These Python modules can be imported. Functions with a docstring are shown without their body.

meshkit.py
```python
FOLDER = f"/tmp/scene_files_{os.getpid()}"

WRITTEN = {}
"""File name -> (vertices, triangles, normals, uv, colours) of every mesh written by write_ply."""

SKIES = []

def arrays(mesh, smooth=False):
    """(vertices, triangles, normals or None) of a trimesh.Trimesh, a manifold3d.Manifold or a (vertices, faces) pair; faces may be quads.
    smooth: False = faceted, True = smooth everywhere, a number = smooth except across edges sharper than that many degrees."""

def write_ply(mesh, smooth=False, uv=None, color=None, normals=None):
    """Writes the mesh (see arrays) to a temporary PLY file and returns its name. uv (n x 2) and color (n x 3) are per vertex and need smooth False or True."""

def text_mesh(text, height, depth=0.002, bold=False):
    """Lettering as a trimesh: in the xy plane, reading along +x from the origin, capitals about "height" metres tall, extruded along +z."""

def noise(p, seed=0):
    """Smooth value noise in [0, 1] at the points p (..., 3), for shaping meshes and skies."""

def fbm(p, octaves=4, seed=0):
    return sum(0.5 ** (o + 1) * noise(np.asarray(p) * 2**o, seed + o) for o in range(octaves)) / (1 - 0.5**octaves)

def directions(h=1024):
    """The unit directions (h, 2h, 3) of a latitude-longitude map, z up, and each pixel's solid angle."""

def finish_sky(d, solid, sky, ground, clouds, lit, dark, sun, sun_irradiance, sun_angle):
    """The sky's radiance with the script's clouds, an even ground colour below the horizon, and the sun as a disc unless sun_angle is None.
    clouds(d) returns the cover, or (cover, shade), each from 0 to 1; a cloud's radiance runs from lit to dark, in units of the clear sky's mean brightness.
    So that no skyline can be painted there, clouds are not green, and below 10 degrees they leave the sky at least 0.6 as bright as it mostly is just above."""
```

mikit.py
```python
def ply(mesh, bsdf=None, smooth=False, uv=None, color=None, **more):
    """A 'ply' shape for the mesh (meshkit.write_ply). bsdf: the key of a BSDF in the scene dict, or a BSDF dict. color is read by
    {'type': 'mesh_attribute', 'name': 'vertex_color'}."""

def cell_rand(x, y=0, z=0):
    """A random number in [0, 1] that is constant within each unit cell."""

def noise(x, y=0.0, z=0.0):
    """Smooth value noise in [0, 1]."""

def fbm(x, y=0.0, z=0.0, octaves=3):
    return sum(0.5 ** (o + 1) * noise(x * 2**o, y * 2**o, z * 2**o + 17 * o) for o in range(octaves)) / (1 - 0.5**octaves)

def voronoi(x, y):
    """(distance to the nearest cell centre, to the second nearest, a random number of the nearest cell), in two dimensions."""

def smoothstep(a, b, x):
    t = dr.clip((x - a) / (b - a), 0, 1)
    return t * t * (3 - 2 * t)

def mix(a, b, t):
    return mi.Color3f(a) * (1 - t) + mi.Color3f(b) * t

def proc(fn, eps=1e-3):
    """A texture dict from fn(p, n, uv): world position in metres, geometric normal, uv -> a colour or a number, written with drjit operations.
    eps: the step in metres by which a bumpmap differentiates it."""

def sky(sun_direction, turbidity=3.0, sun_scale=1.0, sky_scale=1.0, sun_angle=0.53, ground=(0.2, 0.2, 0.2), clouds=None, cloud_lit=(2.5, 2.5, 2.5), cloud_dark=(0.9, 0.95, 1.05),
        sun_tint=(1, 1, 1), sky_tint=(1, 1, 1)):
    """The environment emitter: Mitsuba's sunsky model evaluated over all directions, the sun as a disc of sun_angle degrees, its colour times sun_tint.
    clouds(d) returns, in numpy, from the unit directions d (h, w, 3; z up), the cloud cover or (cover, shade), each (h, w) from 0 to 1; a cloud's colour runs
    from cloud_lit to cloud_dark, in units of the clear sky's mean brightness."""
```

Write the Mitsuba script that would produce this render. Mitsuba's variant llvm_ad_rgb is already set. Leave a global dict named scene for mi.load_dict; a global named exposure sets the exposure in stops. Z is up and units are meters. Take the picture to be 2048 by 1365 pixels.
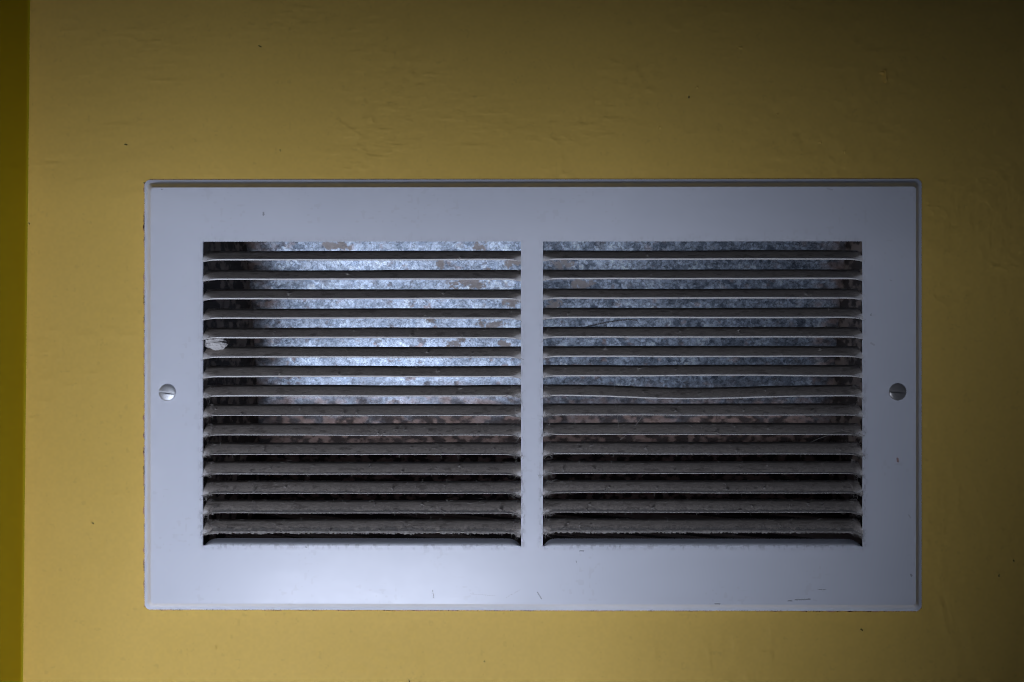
import math, random
import numpy as np, trimesh, drjit as dr, mitsuba as mi, mikit, meshkit
from mikit import proc, noise, fbm, voronoi, smoothstep, mix, cell_rand
from shapely.geometry import Polygon, box as sbox
from shapely import affinity

T = mi.ScalarTransform4f
scene, labels = {"type": "scene"}, {}
rng = np.random.default_rng(7)

# ------------------------------------------------------------------ camera
CAM = np.array([0.0019, -0.335, 0.0])
AIM = np.array([0.0, 0.0, 0.0])
FOCAL_PX = 1490.0                                   # for a picture 2048 wide
FOV = 2 * math.degrees(math.atan(1024 / FOCAL_PX))
scene["camera"] = {"type": "thinlens", "fov": FOV, "fov_axis": "x", "near_clip": 0.01, "far_clip": 20.0,
                   "aperture_radius": 0.0016, "focus_distance": 0.332,
                   "to_world": T().look_at(origin=CAM.tolist(), target=AIM.tolist(), up=[0, 0, 1])}
_f = (AIM - CAM) / np.linalg.norm(AIM - CAM)
_r = np.cross(_f, [0, 0, 1.0]); _r /= np.linalg.norm(_r)
_u = np.cross(_r, _f)


def P(px, py, y=0.0):
    """Where a point measured in the photograph (2048 x 1365) lies on the upright plane at depth y: returns x, z."""
    d = _f * FOCAL_PX + _r * (px - 1024) + _u * (682.5 - py)
    p = CAM + d * ((y - CAM[1]) / d[1])
    return float(p[0]), float(p[2])


# ------------------------------------------------------------------ light
exposure = 0.0
LAMP_AT, LAMP_W, LAMP_H, LAMP_E = np.array([-0.163, -0.5246, -0.3094]), 0.300, 0.0965, 25.0
LAMP_RGB = (0.88, 0.95, 1.155)
LAMP_YAW, LAMP_PITCH = -0.112, 0.40                    # radians: where the lamp points
HOOD, AP_X, AP_Z, AP_OX, AP_OZ = 0.2715, 0.1245, 0.087, 0.076, -0.001
ROOM = (0.0165, 0.0195, 0.0275)
_ln = np.array([math.sin(LAMP_YAW) * math.cos(LAMP_PITCH), math.cos(LAMP_YAW) * math.cos(LAMP_PITCH), math.sin(LAMP_PITCH)])
_lr = np.cross(_ln, [0, 0, 1.0]); _lr /= np.linalg.norm(_lr)
_lu = np.cross(_lr, _ln)


def lamp_point(x, z, y):
    return LAMP_AT + _lr * x + _lu * z + _ln * y


_w, _h = LAMP_W / 2, LAMP_H / 2
_pane = trimesh.Trimesh([lamp_point(-_w, -_h, 0), lamp_point(_w, -_h, 0), lamp_point(_w, _h, 0), lamp_point(-_w, _h, 0)], [[0, 2, 1], [0, 3, 2]], process=False)
scene["black_card"] = {"type": "twosided", "bsdf": {"type": "diffuse", "reflectance": {"type": "rgb", "value": [.03, .03, .03]}}}
scene["lamp__diffuser"] = mikit.ply(_pane, "black_card", emitter={"type": "area", "radiance": {"type": "rgb", "value": [LAMP_E * c for c in LAMP_RGB]}})
# added black box: its offset opening shapes how the lamp's light falls off
_bx0, _bx1, _bz0, _bz1 = -0.175, 0.225, -0.115, 0.115
_v, _q = [], []
for x0, z0, x1, z1 in ((_bx0, _bz0, _bx1, _bz0), (_bx1, _bz0, _bx1, _bz1), (_bx1, _bz1, _bx0, _bz1), (_bx0, _bz1, _bx0, _bz0)):
    _q.append([len(_v) + i for i in range(4)]); _v += [lamp_point(x0, z0, -0.02), lamp_point(x1, z1, -0.02), lamp_point(x1, z1, HOOD), lamp_point(x0, z0, HOOD)]
_ax0, _ax1, _az0, _az1 = AP_OX - AP_X, AP_OX + AP_X, AP_OZ - AP_Z, AP_OZ + AP_Z
for x0, z0, x1, z1, y in ((_bx0, _bz0, _bx1, _bz1, -0.02), (_bx0, _bz0, _bx1, _az0, HOOD), (_bx0, _az1, _bx1, _bz1, HOOD), (_bx0, _az0, _ax0, _az1, HOOD), (_ax1, _az0, _bx1, _az1, HOOD)):
    _q.append([len(_v) + i for i in range(4)]); _v += [lamp_point(x0, z0, y), lamp_point(x1, z0, y), lamp_point(x1, z1, y), lamp_point(x0, z1, y)]
_q = np.array(_q)
scene["lamp__added_hood"] = mikit.ply(trimesh.Trimesh(np.array(_v), np.vstack([_q[:, [0, 1, 2]], _q[:, [0, 2, 3]]]), process=False), "black_card")
labels["lamp"] = {"label": "unseen lamp panel lighting the wall from below, in an added black box that shapes its falloff", "category": "lamp"}
scene["room_light"] = {"type": "constant", "radiance": {"type": "rgb", "value": list(ROOM)}}

# ------------------------------------------------------------------ measures
FACE = -0.0060                                         # depth of the grille's face
x_l, _ = P(405.5, 785, FACE); x_ml, _ = P(1042, 785, FACE); x_mr, _ = P(1086, 785, FACE); x_r, _ = P(1726, 785, FACE)
_, z_t = P(1066, 483, FACE); _, z_b = P(1066, 1090, FACE)
o_l, _ = P(288, 790, -0.001); o_r, _ = P(1844.5, 790, -0.001)
_, o_t = P(1066, 358.5, -0.001); _, o_b = P(1066, 1222, -0.001)
PX = 0.3290 / FOCAL_PX                                 # one photograph pixel on the face, in metres
D_IN, D_OUT = 0.0, 0.081                               # the duct's depth range
d_l, d_r, d_t, d_b = x_l - 0.0035, x_r + 0.026, z_t + 0.018, z_b - 0.006
x_seam = 0.5 * (x_ml + x_mr)


# ------------------------------------------------------------------ helpers
def add(key, shape, label=None, cat=None, group=None, kind=None):
    if key in scene:
        n = 1
        while f"{key}_{n:03d}" in scene:
            n += 1
        key = f"{key}_{n:03d}"
    scene[key] = shape
    d = {k: v for k, v in dict(label=label, category=cat, group=group, kind=kind).items() if v}
    if d:
        labels[key] = d
    return key


def mat(name, d):
    scene[name] = {"type": "twosided", "bsdf": d} if d["type"] not in ("dielectric",) else d
    return name


def grid_mesh(pts):
    """pts (n, m, 3) -> trimesh of the sheet."""
    n, m = pts.shape[:2]
    i, j = np.meshgrid(np.arange(n - 1), np.arange(m - 1), indexing="ij")
    a = i * m + j
    q = np.stack([a, a + m, a + m + 1, a + 1], -1).reshape(-1, 4)
    f = np.vstack([q[:, [0, 1, 2]], q[:, [0, 2, 3]]])
    return trimesh.Trimesh(pts.reshape(-1, 3), f, process=False)


def seg(px, pz, a, b):
    """Distance in metres from the points to the stroke a-b (world x, z)."""
    ax, az, bx, bz = a[0], a[1], b[0], b[1]
    ux, uz = bx - ax, bz - az
    L = ux * ux + uz * uz + 1e-12
    t = dr.clip(((px - ax) * ux + (pz - az) * uz) / L, 0, 1)
    return dr.sqrt(dr.square(px - ax - t * ux) + dr.square(pz - az - t * uz))


def tube(p, r, sides=4):
    p = np.asarray(p, float)
    t = np.gradient(p, axis=0); t /= np.linalg.norm(t, axis=1, keepdims=True) + 1e-12
    a = np.cross(t, [0.31, 0.9, 0.2]); a /= np.linalg.norm(a, axis=1, keepdims=True) + 1e-12
    b = np.cross(t, a); ang = np.arange(sides) * 2 * np.pi / sides
    r = np.broadcast_to(r, (len(p),))
    v = p[:, None] + r[:, None, None] * (np.cos(ang)[None, :, None] * a[:, None] + np.sin(ang)[None, :, None] * b[:, None])
    i, j = np.meshgrid(np.arange(len(p) - 1), np.arange(sides), indexing="ij")
    q = np.stack([i * sides + j, i * sides + (j + 1) % sides, (i + 1) * sides + (j + 1) % sides, (i + 1) * sides + j], -1).reshape(-1, 4)
    return v.reshape(-1, 3), np.vstack([q[:, [0, 1, 2]], q[:, [0, 2, 3]]])


def join(parts):
    vs, fs, at = [], [], 0
    for v, f in parts:
        vs.append(v); fs.append(f + at); at += len(v)
    return trimesh.Trimesh(np.vstack(vs), np.vstack(fs), process=False)


# ------------------------------------------------------------------ materials
def wall_height(p, n, uv):
    x, z = p.x * 1000, p.z * 1000                      # millimetres
    fine = fbm(x * 0.60, z * 0.60, 3.0, 3)
    broad = fbm(x * 0.27 + 7, z * 0.30, 9.0, 3)  # roller stipple, a few millimetres across
    patch = smoothstep(0.45, 0.85, fbm(x * 0.012 + 3, z * 0.012, 4.0, 2) + 0.30 * smoothstep(-40.0, 140.0, x))
    crumb = smoothstep(0.68, 0.84, noise(x * 0.36 + 40, z * 0.40, 5.0)) * smoothstep(0.4, 0.7, noise(x * 0.05, z * 0.05, 2.0))
    return fine * 0.60 + broad * (0.22 + 0.95 * patch) + crumb * 0.5


WALL_SPECKS = [((1378, 193), (1378, 196), .00045), ((2027, 1121), (2028, 1123), .0004), ((185, 1046), (187, 1048), .0003), ((250, 289), (254, 290), .0004),
               ((58, 446), (59, 449), .0003), ((1722, 1259), (1725, 1261), .0004), ((1998, 1150), (1998, 1153), .0004), ((560, 300), (561, 302), .00025),
               ((518, 92), (522, 94), .0004), ((818, 1361), (819, 1364), .00035), ((968, 1322), (970, 1324), .00025), ((1210, 1180), (1211, 1182), .0003)]
_ws = [(P(*a), P(*b), r) for a, b, r in WALL_SPECKS]


def wall_color(p, n, uv):
    x, z = p.x * 1000, p.z * 1000
    m = fbm(x * 0.02, z * 0.02, 4.0, 3)
    c = mix((0.715, 0.482, 0.107), (0.75, 0.505, 0.122), m)
    c = c * (0.97 + 0.06 * fbm(x * 0.8, z * 0.8, 1.0, 2))
    pin = smoothstep(0.80, 0.90, noise(x * 0.30 + 3, z * 0.30, 2.0)) * smoothstep(0.55, 0.8, noise(x * 1.1, z * 1.1, 8.0))
    c = c * (1 - 0.06 * pin)
    s = mi.Float(0)
    for a, b, r in _ws:
        s = dr.maximum(s, 1 - smoothstep(r * 0.5, r, seg(p.x, p.z, a, b)))
    return mix(c, (0.05, 0.04, 0.02), s * 0.85)


mat("wall_paint", {"type": "bumpmap", "arbitrary": proc(wall_height, 2e-4), "scale": 0.00034,
                   "bsdf": {"type": "principled", "base_color": proc(wall_color), "roughness": 0.55, "specular": 0.14}})
mat("side_mustard", {"type": "bumpmap", "arbitrary": proc(wall_height, 2e-4), "scale": 0.00012,
                   "bsdf": {"type": "principled", "base_color": {"type": "rgb", "value": [0.455, 0.36, 0.010]}, "roughness": 0.6, "specular": 0.15}})  # darker, more saturated yellow than the main wall

MARKS = [((527, 426), (527, 430), .0006, 0), ((611, 1094), (613, 1095), .0004, 0), ((1160, 1102), (1167, 1102), .0004, 0), ((865, 1181), (868, 1196), .0003, 0),
         ((1075, 1185), (1083, 1198), .0003, 0), ((1590, 1200), (1620, 1199), .0004, 0), ((1576, 1202), (1584, 1202), .0004, 0), ((1430, 1208), (1440, 1208), .0004, 0),
         ((1636, 1179), (1652, 1180), .0002, 0), ((1742, 628), (1742, 631), .0003, 0), ((1742, 687), (1748, 690), .0006, 2), ((1795, 918), (1796, 923), .0007, 1),
         ((1817, 1030), (1821, 1036), .0004, 2), ((1655, 377), (1664, 380), .0005, 2), ((1152, 1122), (1153, 1126), .0002, 0), ((1822, 1150), (1823, 1152), .0006, 0),
         ((1040, 1180), (1012, 1196), .00012, 2), ((940, 1188), (990, 1192), .00012, 2), ((322, 379), (326, 380), .00022, 0), ((1780, 560), (1783, 562), .0003, 2)]
_mk = [(P(*a, FACE), P(*b, FACE), r, k) for a, b, r, k in MARKS]


def enamel_color(p, n, uv):
    x, z = p.x * 1000, p.z * 1000
    c = mix((0.69, 0.715, 0.775), (0.72, 0.74, 0.79), fbm(x * 0.05, z * 0.05, 2.0, 3))
    edge = mi.Float(9)
    for a, b in ((x_l, x_ml), (x_mr, x_r)):            # grime that crept onto the face beside the openings
        ex = dr.maximum(dr.maximum(a - p.x, p.x - b), 0)
        ez = dr.maximum(dr.maximum(z_b - p.z, p.z - z_t), 0)
        edge = dr.minimum(edge, dr.sqrt(ex * ex + ez * ez))
    low = smoothstep(z_t, z_b, p.z)
    grime = (1 - smoothstep(0.0, 0.0032, edge)) * (1 - smoothstep(0.00005, 0.0004, p.y - FACE)) * (0.15 + 0.6 * smoothstep(0.5, 0.75, fbm(x * 0.9, z * 0.5, 6.0, 3))) * (0.25 + 0.75 * low)
    c = mix(c, (0.16, 0.14, 0.12), 0.55 * grime)
    dust = smoothstep(0.72, 0.86, noise(x * 0.7 + 11, z * 0.7, 3.0)) * smoothstep(0.6, 0.8, noise(x * 0.09, z * 0.09, 4.0))
    c = mix(c, (0.45, 0.43, 0.42), 0.12 * dust)
    for a, b, r, k in _mk:
        m = 1 - smoothstep(r * 0.4, r, seg(p.x, p.z, a, b))
        c = mix(c, ((0.035, 0.035, 0.04), (0.30, 0.09, 0.05), (0.40, 0.38, 0.38))[k], m * (0.48, 0.7, 0.4)[k])
    return c


def enamel_rough(p, n, uv):
    return 0.25 + 0.08 * fbm(p.x * 400, p.z * 400, 1.0, 3)


def enamel_height(p, n, uv):
    x, z = p.x * 1000, p.z * 1000
    return fbm(x * 0.03, z * 0.03, 2.0, 2) * 4 + fbm(x * 0.9, z * 0.9, 5.0, 2) * 0.12


mat("enamel", {"type": "bumpmap", "arbitrary": proc(enamel_height, 3e-4), "scale": 0.00004,
               "bsdf": {"type": "principled", "base_color": proc(enamel_color), "roughness": proc(enamel_rough), "specular": 0.36}})


def slat_color(p, n, uv):
    """uv.x: how far down the grille (0 top, 1 bottom), uv.y: how far back from the front edge (0 to 1)."""
    x, y, z = p.x * 1000, p.y * 1000, p.z * 1000
    low, back = uv.x, uv.y
    paint = mi.Color3f(0.72, 0.70, 0.68)
    cover = smoothstep(0.0, 0.20 - 0.08 * low, back + 0.14 * (fbm(x * 0.5, z * 2, 3.0, 3) - 0.5) + 0.05 * low)
    tone = fbm(x * 0.6, y * 1.2 + z * 3, 5.0, 3)
    dust = mix((0.25, 0.225, 0.20), (0.45, 0.395, 0.34), tone + 0.25 * low)
    fluff = smoothstep(0.42, 0.72, fbm(x * 1.1, y * 1.3 + z * 1.1, 7.0, 3) - 0.25 * back)
    dust = mix(dust, (0.57, 0.505, 0.445), fluff * (0.15 + 0.75 * low))
    dust = dust * (1 - 0.38 * smoothstep(0.25, 0.95, back))  # shade painted in: the slat's colour darkens towards its back edge
    front = 1 - smoothstep(0.05, 0.50, back + 0.5 * (fbm(x * 1.3, y * 1.5, 17.0, 3) - 0.5))
    dust = mix(dust, (0.66, 0.59, 0.52), front * (0.10 + 0.72 * low * low))
    blot = smoothstep(0.60, 0.80, fbm(x * 0.25, z * 1.0 + 9, 2.0, 3))
    dust = mix(dust, (0.08, 0.06, 0.05), 0.45 * blot)
    return mix(paint, dust, dr.clip(cover, 0, 0.97))


mat("slat_enamel", {"type": "principled", "base_color": proc(slat_color), "roughness": 0.62, "specular": 0.3})


def fluff_color(p, n, uv):
    return mix((0.22, 0.205, 0.19), (0.50, 0.465, 0.43), fbm(p.x * 1300, p.z * 1300, p.y * 1300, 2))


mat("dust_fibre", {"type": "diffuse", "reflectance": proc(fluff_color)})
mat("lint_fibre", {"type": "diffuse", "reflectance": {"type": "rgb", "value": [0.62, 0.60, 0.58]}})
mat("dark_dust", {"type": "diffuse", "reflectance": {"type": "rgb", "value": [0.10, 0.088, 0.078]}})

# peeled, mud-coloured flakes on the sheet: where they sit in the photograph (centre, half width, half height)
FLAKES = [(930, 566, 34, 12), (985, 648, 26, 10), (1128, 526, 24, 10), (1160, 566, 22, 12), (1022, 604, 16, 10), (672, 492, 26, 8), (905, 690, 16, 10), (880, 528, 9, 8),
          (1030, 526, 16, 9), (960, 492, 10, 8), (1010, 690, 14, 8), (862, 640, 10, 8), (925, 680, 10, 9), (1110, 610, 12, 10), (975, 545, 8, 8)]
BACK = 0.100


def back_y(z):
    """Depth of the duct's back sheet: it leans forward towards the top."""
    t = np.clip((np.asarray(z) - d_b) / (d_t - d_b), 0, 1)
    return D_OUT - 0.027 * t ** 1.5


_fl = []
for a, b, w, h in FLAKES:
    yb = 0.09
    for _ in range(4):
        X, Z = P(a, b, yb); yb = float(back_y(Z))
    s = PX * (0.335 + yb) / 0.335
    _fl.append((X, Z, w * s, h * s))


def flakes(p):
    x, z = p.x * 1000, p.z * 1000
    w = (fbm(x * 0.40, z * 0.55, 6.0, 4) - 0.5) * 2.6 + (noise(x * 1.9, z * 1.9, 3.0) - 0.5) * 0.9
    m = mi.Float(0)
    for X, Z, a, b in _fl:
        q = dr.sqrt(dr.square((p.x - X) / a) + dr.square((p.z - Z) / b))
        m = dr.maximum(m, 1 - smoothstep(0.88, 1.0, q + w))
    return m


def spangle(p):
    x, z = p.x * 1000, p.z * 1000
    wx = x + 1.3 * (noise(x * 0.8, z * 0.8, 1.0) - 0.5) * 2
    wz = z + 1.3 * (noise(x * 0.8, z * 0.8, 7.0) - 0.5) * 2
    a, b, c = voronoi(wx * 0.30, wz * 0.36)
    a2, b2, c2 = voronoi(wx * 0.66 + 31, wz * 0.78)
    worm = dr.abs(fbm(x * 0.46 + 5, z * 0.56, 13.0, 3) - 0.5) * 2          # dark veins of white rust
    worm2 = dr.abs(fbm(x * 0.62 + 25, z * 0.50, 33.0, 2) - 0.5) * 2
    vein = dr.minimum(smoothstep(0.02, 0.15, worm), 0.35 + 0.65 * smoothstep(0.02, 0.16, worm2))
    return 0.40 * c + 0.60 * c2, (0.55 + 0.45 * smoothstep(0.02, 0.14, b2 - a2)) * (0.16 + 0.84 * vein)


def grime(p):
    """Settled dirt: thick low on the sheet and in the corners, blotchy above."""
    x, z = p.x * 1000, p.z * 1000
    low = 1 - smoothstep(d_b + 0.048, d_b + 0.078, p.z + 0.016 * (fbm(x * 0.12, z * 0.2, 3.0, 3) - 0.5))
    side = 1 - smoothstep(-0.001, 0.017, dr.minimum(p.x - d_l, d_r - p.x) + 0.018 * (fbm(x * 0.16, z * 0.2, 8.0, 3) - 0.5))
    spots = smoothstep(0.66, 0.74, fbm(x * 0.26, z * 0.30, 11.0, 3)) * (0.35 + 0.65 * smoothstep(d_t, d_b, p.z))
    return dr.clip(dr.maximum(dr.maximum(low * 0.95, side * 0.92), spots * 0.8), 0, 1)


def zinc_color(p, n, uv):
    x, z = p.x * 1000, p.z * 1000
    c, edge = spangle(p)
    zinc = mix((0.22, 0.275, 0.35), (0.74, 0.855, 1.0), smoothstep(0.05, 0.95, c))
    b1, b2, big = voronoi(x * 0.11 + 0.8 * noise(x * 0.2, z * 0.2, 4.0), z * 0.13)
    zinc = zinc * (0.78 + 0.44 * big)
    zinc = zinc * (0.35 + 0.65 * edge) * (0.75 + 0.5 * fbm(x * 0.15, z * 0.15, 2.0, 2))
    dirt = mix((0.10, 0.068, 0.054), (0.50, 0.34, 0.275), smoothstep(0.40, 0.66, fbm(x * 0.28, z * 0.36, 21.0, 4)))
    corner_shade = dr.minimum(p.x - d_l, d_r - p.x) + 0.010 * (fbm(x * 0.2, z * 0.3, 6.0, 3) - 0.5)
    dirt = mix(dirt * 0.3, dirt, smoothstep(0.000, 0.016, corner_shade))  # corner shade painted into the dirt colour, darker towards both ends of the sheet
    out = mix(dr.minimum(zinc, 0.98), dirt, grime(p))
    return mix(out, (0.52, 0.46, 0.42), flakes(p) * 0.85)


def zinc_metal(p, n, uv):
    return 0.66 * (1 - dr.maximum(grime(p), flakes(p)))


def zinc_rough(p, n, uv):
    c, edge = spangle(p)
    return dr.maximum(0.37 + 0.18 * c, 0.8 * dr.maximum(grime(p), flakes(p)))


mat("zinc", {"type": "principled", "base_color": proc(zinc_color), "metallic": proc(zinc_metal), "roughness": proc(zinc_rough), "specular": 0.4})


def duct_color(p, n, uv):
    x, y, z = p.x * 1000, p.y * 1000, p.z * 1000
    return mix((0.05, 0.04, 0.034), (0.24, 0.19, 0.16), smoothstep(0.42, 0.68, fbm(y * 0.2 + x * 0.1, z * 0.25, 3.0, 3)))


mat("dirty_zinc", {"type": "principled", "base_color": proc(duct_color), "metallic": 0.15, "roughness": 0.7, "specular": 0.3})


def screw_color(p, n, uv):
    return mix((0.66, 0.67, 0.68), (0.82, 0.83, 0.84), fbm(p.x * 2500, p.z * 2500, 2.0, 2))


mat("screw_metal", {"type": "principled", "base_color": proc(screw_color), "metallic": 0.85, "roughness": 0.52})
mat("tarnished_metal", {"type": "principled", "base_color": {"type": "rgb", "value": [0.40, 0.385, 0.37]}, "metallic": 0.7, "roughness": 0.40})


def seam_color(p, n, uv):
    x, z = p.x * 1000, p.z * 1000
    return mix((0.10, 0.045, 0.03), (0.46, 0.27, 0.19), smoothstep(0.3, 0.6, fbm(x * 0.5, z * 0.5, 4.0, 3)))


mat("old_paint", {"type": "diffuse", "reflectance": proc(seam_color)})

# ------------------------------------------------------------------ wall (with the hole that the duct fills)
hole = sbox(d_l - 0.001, d_b - 0.001, d_r + 0.001, d_t + 0.001)
xc_t, _zc = P(57.5, 0); xc_b, _ = P(43.0, 1365)
slope = (xc_t - xc_b) / (P(0, 0)[1] - P(0, 1365)[1])
xcorner = lambda z: xc_b + slope * (z - P(0, 1365)[1])
ZW = 0.30
wp = Polygon([(xcorner(-ZW) - 0.02, -ZW), (0.36, -ZW), (0.36, ZW), (xcorner(ZW) - 0.02, ZW)]).difference(hole)
m = trimesh.creation.extrude_polygon(wp, 0.014, engine="earcut")
v = np.asarray(m.vertices)
wall = trimesh.Trimesh(np.c_[v[:, 0], v[:, 2], v[:, 1]], np.asarray(m.faces)[:, ::-1], process=False)
add("wall", mikit.ply(wall, "wall_paint", uv=np.c_[v[:, 0], v[:, 1]]),
    "yellow painted plaster wall with fine stipple around the white air vent", "wall")

# a drip and a few nibs of dried paint standing out of the wall
nibs = []
for px, py, w, h, t in [(1770, 150, 3, 11, .0013), (1764, 147, 5, 3, .0008), (1771, 161, 4, 5, .0012), (432, 1296, 3, 5, .0003), (183, 1046, 3, 3, .0003), (1395, 175, 3, 3, .0003),
                        (1640, 285, 4, 3, .0003), (1555, 230, 3, 4, .0003), (1690, 305, 3, 5, .0004), (1320, 255, 4, 3, .0003), (1480, 95, 5, 3, .0003), (1900, 240, 3, 4, .0003)]:
    s = trimesh.creation.icosphere(subdivisions=2)
    q = np.asarray(s.vertices) * (1 + 0.35 * (meshkit.noise(np.asarray(s.vertices) * 1.7 + px) - 0.5))[:, None]
    X, Z = P(px, py)
    nibs.append((np.c_[X + q[:, 0] * w * PX, q[:, 1] * t, Z + q[:, 2] * h * PX], np.asarray(s.faces)))
add("wall__paint_nibs", mikit.ply(join(nibs), "wall_paint", smooth=True), "dried paint drip and nibs standing out of the wall", kind="stuff")

# the ragged lip of older paint where the wall paint stops at the grille
rib = []
per = [((o_l, o_t), (o_l, o_b), (-1, 0), 1.0), ((o_l, o_b), (o_r, o_b), (0, -1), 0.62), ((o_r, o_b), (o_r, o_t), (1, 0), 0.30), ((o_r, o_t), (o_l, o_t), (0, 1), 0.30)]
for a, b, nrm, amt in per:
    a, b, nrm = np.array(a), np.array(b), np.array(nrm)
    n = int(np.linalg.norm(b - a) / 0.0005)
    t = np.linspace(0.006, 0.994, n)
    q = a + (b - a) * t[:, None]
    f = meshkit.fbm(np.c_[q * 350, np.full(n, 3.0)], 3, 5) + 0.25 * meshkit.noise(np.c_[q * 1500, np.full(n, 1.0)], 2)
    w = np.clip(f - 0.36, 0.05, 1) * 0.0016 * amt + 0.00016 * amt
    inner = q - nrm * 0.0012
    outer = q + nrm * w[:, None]
    pts = np.zeros((n, 3, 3))
    pts[:, 0] = np.c_[inner[:, 0], np.full(n, -0.00030), inner[:, 1]]
    pts[:, 1] = np.c_[(q + nrm * w[:, None] * 0.6)[:, 0], np.full(n, -0.00030), (q + nrm * w[:, None] * 0.6)[:, 1]]
    pts[:, 2] = np.c_[outer[:, 0], np.full(n, 0.0001), outer[:, 1]]
    g = grid_mesh(pts)
    rib.append((np.asarray(g.vertices), np.asarray(g.faces)))
add("wall__paint_seam", mikit.ply(join(rib), "old_paint"), "ragged reddish brown line of old paint round the vent")

# ------------------------------------------------------------------ side wall: the deeper mustard strip down the left edge
zz = np.array([-ZW, ZW])
rad = 0.0008
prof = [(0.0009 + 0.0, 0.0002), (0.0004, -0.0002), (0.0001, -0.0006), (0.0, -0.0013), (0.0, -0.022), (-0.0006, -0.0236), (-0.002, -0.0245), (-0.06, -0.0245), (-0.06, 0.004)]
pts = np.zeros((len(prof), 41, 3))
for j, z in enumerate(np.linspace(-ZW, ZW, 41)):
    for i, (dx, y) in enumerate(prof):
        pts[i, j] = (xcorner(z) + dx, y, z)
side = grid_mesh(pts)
add("side_wall", mikit.ply(side, "side_mustard", smooth=35), "darker mustard side wall, a narrow strip down the left edge", "wall")


# ------------------------------------------------------------------ air vent: face plate
def ring(inset, r, y, k=10, side=0.0):
    """A rounded rectangle, inset from the grille's outer edge (by "side" more at its two ends)."""
    x0, x1, z0, z1 = o_l + inset + side, o_r - inset - side, o_b + inset, o_t - inset
    r = max(r, 1e-5)
    c = []
    for cx, cz, a0 in ((x1 - r, z0 + r, -90), (x1 - r, z1 - r, 0), (x0 + r, z1 - r, 90), (x0 + r, z0 + r, 180)):
        for a in np.radians(a0 + np.linspace(0, 90, k)):
            c.append((cx + r * np.cos(a), y, cz + r * np.sin(a)))
    return np.array(c)


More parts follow.
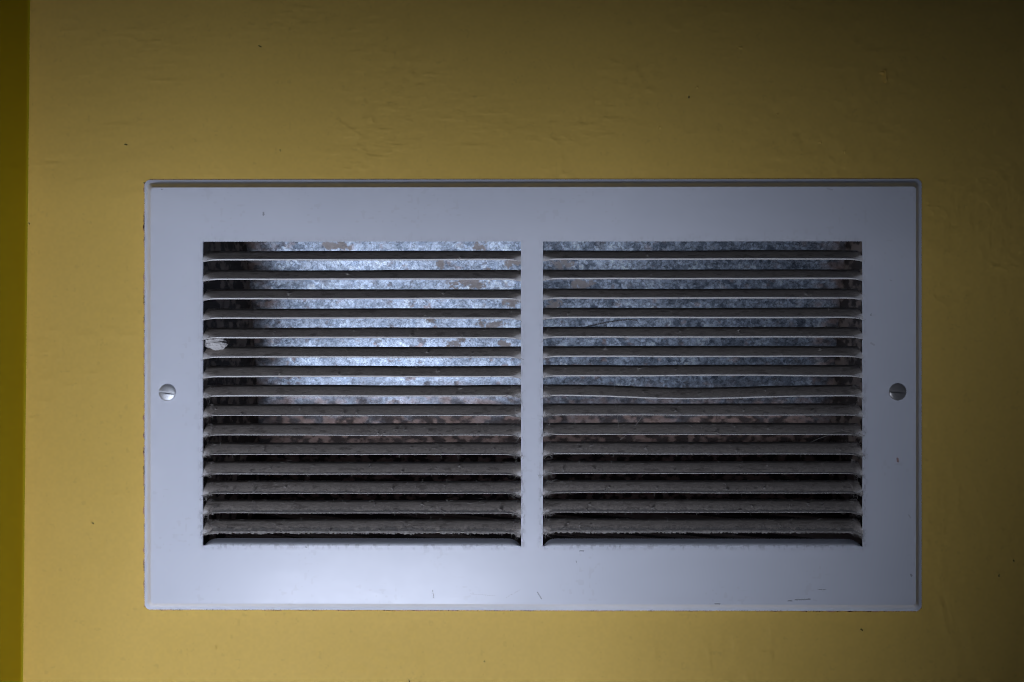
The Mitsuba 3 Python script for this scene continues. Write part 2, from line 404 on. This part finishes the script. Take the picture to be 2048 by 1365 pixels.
R0 = 0.0026
RIM_Y, B0, B1 = -0.00140, 0.0017, 0.0046                # where the slope begins and ends
ROUND = 0.00035
_t0 = math.atan2(0.00065, B0)
_beta = math.atan2(RIM_Y - FACE, B1 - B0)
_tan = ROUND * math.tan(_beta / 2)
rings = [ring(0.0000, R0, -0.00025), ring(0.0000, R0, -0.0005), ring(0.00012, R0, -0.00070)]
for th in np.linspace(_t0, _beta, 6):                  # concave foot of the slope
    rings.append(ring(B0 - 0.5 * _tan + ROUND * (math.sin(th) - math.sin(_t0)), R0 - .0008, RIM_Y + 0.0001 - ROUND * (math.cos(_t0) - math.cos(th))))
for th in np.linspace(_beta, 0, 6):                    # rounded shoulder
    rings.append(ring(B1 + _tan - ROUND * math.sin(th), R0 - .0010, FACE + ROUND * (1 - math.cos(th)), side=0.0008))
rings.append(ring(B1 + _tan + 0.0004, R0 - .0010, FACE, side=0.0008))
n = len(rings[0])
vs = np.vstack(rings)
fs = []
for k in range(len(rings) - 1):
    for i in range(n):
        a, b, c, d = k * n + i, k * n + (i + 1) % n, (k + 1) * n + (i + 1) % n, (k + 1) * n + i
        fs += [(a, b, c), (a, c, d)]
inner = rings[-1]
z_lip = z_b - 0.0006
openings = [(x_l, x_ml), (x_mr, x_r)]
poly = Polygon(inner[:, [0, 2]])
for a, b in openings:
    poly = poly.difference(sbox(a, z_lip, b, z_t))
fv, ff = trimesh.creation.triangulate_polygon(poly, engine="earcut")
fv3 = np.c_[fv[:, 0], np.full(len(fv), FACE), fv[:, 1]]
parts = [(vs, np.array(fs)), (fv3, np.asarray(ff))]
TH = 0.0009
for a, b in openings:                                  # the cut edges of the sheet
    c = [(a, z_lip), (a, z_t), (b, z_t), (b, z_lip)]
    for (ax, az), (bx, bz) in zip(c[:-1], c[1:]):
        parts.append((np.array([(ax, FACE, az), (bx, FACE, bz), (bx, FACE + TH, bz), (ax, FACE + TH, az)]), np.array([(0, 1, 2), (0, 2, 3)])))
# back of the sheet, so that the light inside meets a real plate
bv = np.c_[fv[:, 0], np.full(len(fv), FACE + TH), fv[:, 1]]
parts.append((bv, np.asarray(ff)[:, ::-1]))
plate = join(parts)
plate.merge_vertices()
add("air_vent__faceplate", mikit.ply(plate, "enamel", smooth=28), "white enamelled stamped steel face with bevelled rim")
labels["air_vent"] = {"label": "white louvred return air vent with dusty slats, screwed to the yellow wall", "category": "air vent"}

# the bent-in lip at the foot of each opening
for a, b in openings:
    nx = 90
    s = np.concatenate([np.linspace(0, 0.05, 25), np.linspace(0.06, 0.94, nx), np.linspace(0.95, 1, 25)])
    prof = np.array([(0.0, -0.0001), (0.0, 0.0003), (0.00015, 0.0006), (0.00045, 0.0009), (0.0010, 0.00128), (0.0020, 0.0018), (0.0034, 0.0025)])
    pts = np.zeros((len(prof), len(s), 3))
    for j, t in enumerate(s):
        x = a + (b - a) * t
        e = min(t, 1 - t) * (b - a)
        w = 1 - math.exp(-(e / 0.0020) ** 1.3)
        for i, (dy, dz) in enumerate(prof):
            pts[i, j] = (x, FACE + dy * (0.25 + 0.75 * w), z_lip + dz * w - 0.0002 * (1 - w))
    add("air_vent__lip", mikit.ply(grid_mesh(pts), "enamel", smooth=True))

# ------------------------------------------------------------------ slats
N = 15
BLADE_D, BLADE_H, BLADE_T = 0.0056, 0.00426, 0.00075
random.seed(3)


def slat(k, side):
    a, b = openings[side]
    py = 518.5 + 38.95 * k
    _, z0 = P(724 if side == 0 else 1406, py - (0 if side == 0 else 1.2), FACE)
    nx = 130
    L = b - a
    s = np.concatenate([np.linspace(0, 0.035, 22), np.linspace(0.038, 0.962, nx), np.linspace(0.965, 1, 22)])
    x = a + L * s
    e = np.minimum(s, 1 - s) * L
    bend = np.zeros_like(x)
    if side == 1 and k == 7:                            # the slat that was knocked down
        xm, _ = P(1372, 790, FACE)
        bend = np.where(x < xm, -0.00142 * np.exp(-((x - xm) / 0.032) ** 2), -0.00142 * np.exp(-((x - xm) / 0.045) ** 2))
    if side == 1 and k == 6:
        xm, _ = P(1440, 750, FACE)
        bend = 0.00032 * np.exp(-((x - xm) / 0.030) ** 2)
    ph = random.random() * 9
    bend = bend + 0.00005 * np.sin(x * 60 + ph) + 0.00002 * np.sin(x * 170 + 2 * ph)
    tw = 1 + 0.02 * np.sin(x * 45 + 1.7 * ph)
    we = np.exp(-(e / 0.0028) ** 1.6)                    # 1 at the ends, where the slat is still sheet
    def surf(vv, off):
        """Point on the blade: vv 0 front edge to 1 back edge; off: 0 upper face, 1 lower face."""
        ang = math.atan2(BLADE_H, BLADE_D)
        cur = 0.00005 * math.sin(math.pi * vv ** 0.72)
        y = BLADE_D * vv + cur * math.sin(ang) + off * BLADE_T * math.sin(ang)
        z = BLADE_H * vv * tw - cur * math.cos(ang) - off * BLADE_T * math.cos(ang)
        w = we * (1 - vv) ** 1.6
        yf, zf = 0.0 + off * BLADE_T, -0.00125 + 0.0062 * vv
        return np.c_[x, FACE + y * (1 - w) + yf * w, z0 + bend + z * (1 - w) + zf * w]
    vv = np.array([0, 0.06, 0.15, 0.28, 0.42, 0.58, 0.76, 1.0])
    top = np.array([surf(t, 0) for t in vv])
    bot = np.array([surf(t, 1) for t in vv[::-1]])
    nose = np.array([surf(0, 0.75), surf(0, 0.25)])
    nose[:, :, 1] -= 0.00010
    loop = np.concatenate([top, bot, nose, top[:1]])
    mesh = grid_mesh(loop.transpose(1, 0, 2))
    vcoord = np.concatenate([vv, vv[::-1] * 0 + 0.0, [0, 0], [0]])
    ends = np.maximum(we * 1.25 - 0.2, 0)
    back = np.clip(vcoord[None, :] - ends[:, None] * 0.30, 0, 1)
    uv = np.c_[np.full(back.size, k / (N - 1.0)), back.ravel()]
    key = add("air_vent__slat", mikit.ply(mesh, "slat_enamel", smooth=True, uv=uv),
              "slat bent downwards in the middle" if (side == 1 and k == 7) else None)
    dust(key, k, side, x, z0 + bend, surf, e)


def dust(key, k, side, x, zline, surf, e):
    """Fluff caught on one slat: short fibres along its front edge and over its upper face, thicker low on the grille, and a matted roll on the lowest slats."""
    r = np.random.default_rng(100 + 40 * side + k)
    low = k / (N - 1.0)
    parts = []
    a, b = openings[side]
    nf = int(40 + 120 * low + 620 * max(0, low - 0.4) ** 1.1 * (1.0 if side == 0 else 0.75))
    top0, top3, top7 = surf(0.0, 0), surf(0.35, 0), surf(0.9, 0)
    def at(sur, xx):
        return np.array([xx, np.interp(xx, x, sur[:, 1]), np.interp(xx, x, sur[:, 2])])
    for i in range(nf + (90 if k >= 7 else 12)):
        near_end = i >= nf or r.random() < 0.35
        xx = (a + 0.004 * r.random() ** 1.3 if r.random() < 0.5 else b - 0.004 * r.random() ** 1.3) if near_end else a + (b - a) * r.random()
        v = r.random() ** 2.2
        p = at(top0, xx) * (1 - v) + at(top7, xx) * v
        ln = (0.0004 + 0.0011 * r.random() ** 2) * (0.8 + 0.6 * low)
        ln *= 1.7 if i >= nf else 1.0
        d = np.array([r.normal() * 1.0, -0.35 * abs(r.normal()), 0.75 * r.normal() - (0.5 * low if v < 0.15 else -0.3)])
        d /= np.linalg.norm(d) + 1e-9
        c = np.array([r.normal(), r.normal() * 0.4, r.normal()]) * 0.35 * ln
        t = np.linspace(0, 1, 4)[:, None]
        parts.append(tube(p + d * ln * t + c * (t * (1 - t) * 4), np.array([1.0, 0.9, 0.7, 0.3]) * (0.00005 + 0.00005 * r.random()), 3))
    for i in range(int(1 + 7 * low)):
        xx = a + (b - a) * (0.02 + 0.96 * r.random()); v = 0.75 * r.random()
        c0 = at(top0, xx) * (1 - v) + at(top7, xx) * v
        sz = 0.00030 + 0.00050 * r.random() ** 2
        for j in range(9):
            d = r.normal(size=3) * np.array([1.5, 0.5, 0.8]); d /= np.linalg.norm(d)
            t = np.linspace(0, 1, 4)[:, None]
            parts.append(tube(c0 + np.array([0, -0.0001, 0.0001]) + (t - 0.5) * d * sz * 2 + r.normal(size=3) * sz * 0.4, 0.00009, 3))
    if low > 0.5:                                        # the mat of fluff on the front of the slat, its lower rim ragged
        amt = ((low - 0.5) * 2) ** 2.2
        n = 700
        xs = np.linspace(a + 0.0004, b - 0.0004, n)
        f = meshkit.fbm(np.c_[xs * 420, np.full(n, k * 3.1), np.full(n, side * 7.7)], 4, 3)
        g = meshkit.fbm(np.c_[xs * 2600, np.full(n, k * 1.7), np.full(n, 2.2)], 2, 4)
        hang = np.clip(0.35 * f + 0.65 * g - 0.30, 0, 1) * (0.0015 + 0.0012 * (k == N - 1)) * amt     # below the edge
        up = np.clip(0.6 * f + 0.4 * g - 0.18, 0.02, 1) * 0.0052 * amt                                  # up the slat's face
        thick = (0.00007 + (0.00010 + 0.00012 * (k == N - 1)) * np.clip(0.5 * f + 0.5 * g - 0.2, 0, 1)) * amt
        pf = np.array([at(top0, q) for q in xs]); pt = np.array([at(top7, q) for q in xs])
        dirn = (pt - pf) / np.linalg.norm(pt - pf, axis=1, keepdims=True)
        nrm = np.cross(dirn, [1.0, 0, 0]); nrm *= np.sign(nrm[:, 2:]) + (nrm[:, 2:] == 0)
        th_ = thick[:, None]
        rows = [pf + dirn * up[:, None] - nrm * 0.00006, pf + dirn * up[:, None] * 0.95 + nrm * th_, pf + dirn * up[:, None] * 0.5 + nrm * th_ * 0.85,
                pf + dirn * up[:, None] * 0.12 + nrm * th_ * 0.45 + np.array([0, -0.0001, 0]), pf + np.array([0, -0.00030, 0]) + np.c_[0 * hang, 0 * hang, -hang * 0.5 - 0.0001],
                pf + np.c_[0 * hang, 0 * hang + 0.0001, -hang - 0.00025], pf + np.c_[0 * hang, 0 * hang + 0.00055, -hang * 0.7 - 0.0003]]
        rows = np.array(rows)
        rows += (meshkit.noise(rows * 3500.0, 9)[..., None] - 0.5) * np.array([0, 0.00016, 0.00016]) * amt
        gm = grid_mesh(rows)
        parts.append((np.asarray(gm.vertices), np.asarray(gm.faces)))
    add(key + "__dust", mikit.ply(join(parts), "dust_fibre", smooth=False), kind="stuff")


for side_ in (0, 1):
    for k_ in range(N):
        slat(k_, side_)


# ------------------------------------------------------------------ screws: slotted round heads
def screw(px, py, tilt, label, metal):
    X, Z = P(px, py, FACE - 0.001)
    R, H = 0.0038, 0.00125
    prof = [(R * 0.93, 0.0), (R * 1.0, 0.00025)] + [(R * math.cos(t), 0.00025 + (H - 0.00025) * math.sin(t)) for t in np.linspace(0.12, math.pi / 2, 12)]
    dome = trimesh.creation.revolve(np.array([(0, -0.0002)] + [(R * 0.93, -0.0002)] + prof), sections=48)
    slot = trimesh.creation.box(extents=(R * 2.3, 0.0010, 0.0016)); slot.apply_translation((0, 0, H))
    import manifold3d as m3
    def man(t):
        t.merge_vertices()
        return m3.Manifold(m3.Mesh(np.asarray(t.vertices, np.float32), np.asarray(t.faces, np.uint32)))
    out = man(dome) - man(slot)
    k = out.to_mesh()
    v = k.vert_properties[:, :3]; f = k.tri_verts
    t = math.radians(tilt); c, s = math.cos(t), math.sin(t)
    x, y, z = v[:, 0] * c - v[:, 1] * s, v[:, 0] * s + v[:, 1] * c, v[:, 2]
    V = np.c_[X + x, FACE - z, Z + y]
    add("air_vent__screw", mikit.ply(trimesh.Trimesh(V, f, process=False), metal, smooth=30), label)


screw(333, 786, -8, "bright slotted round head screw at the left", "screw_metal")
screw(1797, 784.5, -3, "dark tarnished slotted screw at the right", "tarnished_metal")

# ------------------------------------------------------------------ duct behind the vent
zs = np.linspace(d_b, d_t, 40)
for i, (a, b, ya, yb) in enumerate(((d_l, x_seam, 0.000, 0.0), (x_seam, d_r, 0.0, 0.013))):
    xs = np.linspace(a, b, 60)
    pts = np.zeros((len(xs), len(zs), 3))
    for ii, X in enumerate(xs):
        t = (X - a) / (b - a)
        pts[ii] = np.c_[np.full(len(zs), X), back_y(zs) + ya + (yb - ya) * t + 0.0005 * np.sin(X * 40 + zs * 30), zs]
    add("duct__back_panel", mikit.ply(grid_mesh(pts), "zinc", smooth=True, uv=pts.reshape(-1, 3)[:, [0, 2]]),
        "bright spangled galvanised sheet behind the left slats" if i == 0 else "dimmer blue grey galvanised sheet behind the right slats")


def quad(a, b, c, d):
    return trimesh.Trimesh(np.array([a, b, c, d], float), [[0, 1, 2], [0, 2, 3]], process=False)


yf, yk = 0.0006, D_OUT + 0.02
add("duct__side_panel", mikit.ply(quad((d_l, yf, d_b), (d_l, yk, d_b), (d_l, yk, d_t), (d_l, yf, d_t)), "dirty_zinc"))
add("duct__side_panel", mikit.ply(quad((d_r, yf, d_b), (d_r, yk, d_b), (d_r, yk, d_t), (d_r, yf, d_t)), "dirty_zinc"))
add("duct__floor_panel", mikit.ply(quad((d_l, yf, d_b), (d_r, yf, d_b), (d_r, yk, d_b), (d_l, yk, d_b)), "dirty_zinc"))
add("duct__top_panel", mikit.ply(quad((d_l, yf, d_t), (d_r, yf, d_t), (d_r, yk, d_t), (d_l, yk, d_t)), "dirty_zinc"))
labels["duct"] = {"label": "galvanised metal duct with dirt and flaking patches, seen between the vent's slats", "category": "duct"}

# ------------------------------------------------------------------ lint: a white tuft and loose hairs
r = np.random.default_rng(12)
parts = []
X, Z = P(430, 687, FACE + 0.003)
s = trimesh.creation.icosphere(subdivisions=4)
q = np.asarray(s.vertices)
q = q * (0.72 + 0.75 * (meshkit.fbm(q * 2.1 + 4, 4, 8) - 0.25))[:, None]
parts.append((np.c_[X + q[:, 0] * 0.0056, FACE + 0.0036 + q[:, 1] * 0.0024, Z + q[:, 2] * 0.0032 + 0.12 * q[:, 0] * -0.0046], np.asarray(s.faces)))
for i in range(120):
    d = r.normal(size=3); d /= np.linalg.norm(d)
    p = np.array([X, FACE + 0.0036, Z]) + d * np.array([0.0040, 0.0018, 0.0020])
    t = np.linspace(0, 1, 4)[:, None]
    parts.append(tube(p + t * (d * 0.0009 + r.normal(size=3) * 0.0004) + t * t * r.normal(size=3) * 0.0005, 0.00005, 3))
add("lint_tuft", mikit.ply(join(parts), "lint_fibre", smooth=True), "small white tuft of lint caught at the left end of a slat", "lint")


def hair(pts, y, rad, label, m="dust_fibre"):
    q = np.array([[P(a, b, yy)[0], yy, P(a, b, yy)[1]] for (a, b), yy in zip(pts, y)])
    t = np.linspace(0, len(q) - 1, 24)
    from scipy.interpolate import CubicSpline
    c = CubicSpline(np.arange(len(q)), q)(t)
    add("hair", mikit.ply(join([tube(c, rad, 4)]), m, smooth=True), label, "hair")


hair([(1290, 826), (1276, 845), (1262, 862), (1240, 880)], [-.0042, -.003, -.001, .001], 0.00013, "pale hair hanging behind the right slats near the middle")
hair([(1235, 745), (1229, 780), (1232, 815), (1238, 862)], [-.0044, -.0044, -.0042, -.003], 0.00006, "thin vertical hair across several right slats")
hair([(1655, 872), (1632, 880), (1612, 893), (1600, 915)], [-.003, -.001, -.001, -.003], 0.00007, "curled pale hair below the right slats, towards the right end")
yb = float(back_y(0.03)) - 0.0006
hair([(1150, 661), (1180, 652), (1215, 645), (1250, 640), (1275, 642)], [yb - .002] * 5, 0.00028, "dark reddish fibre stuck to the duct sheet behind the right slats", "dark_dust")
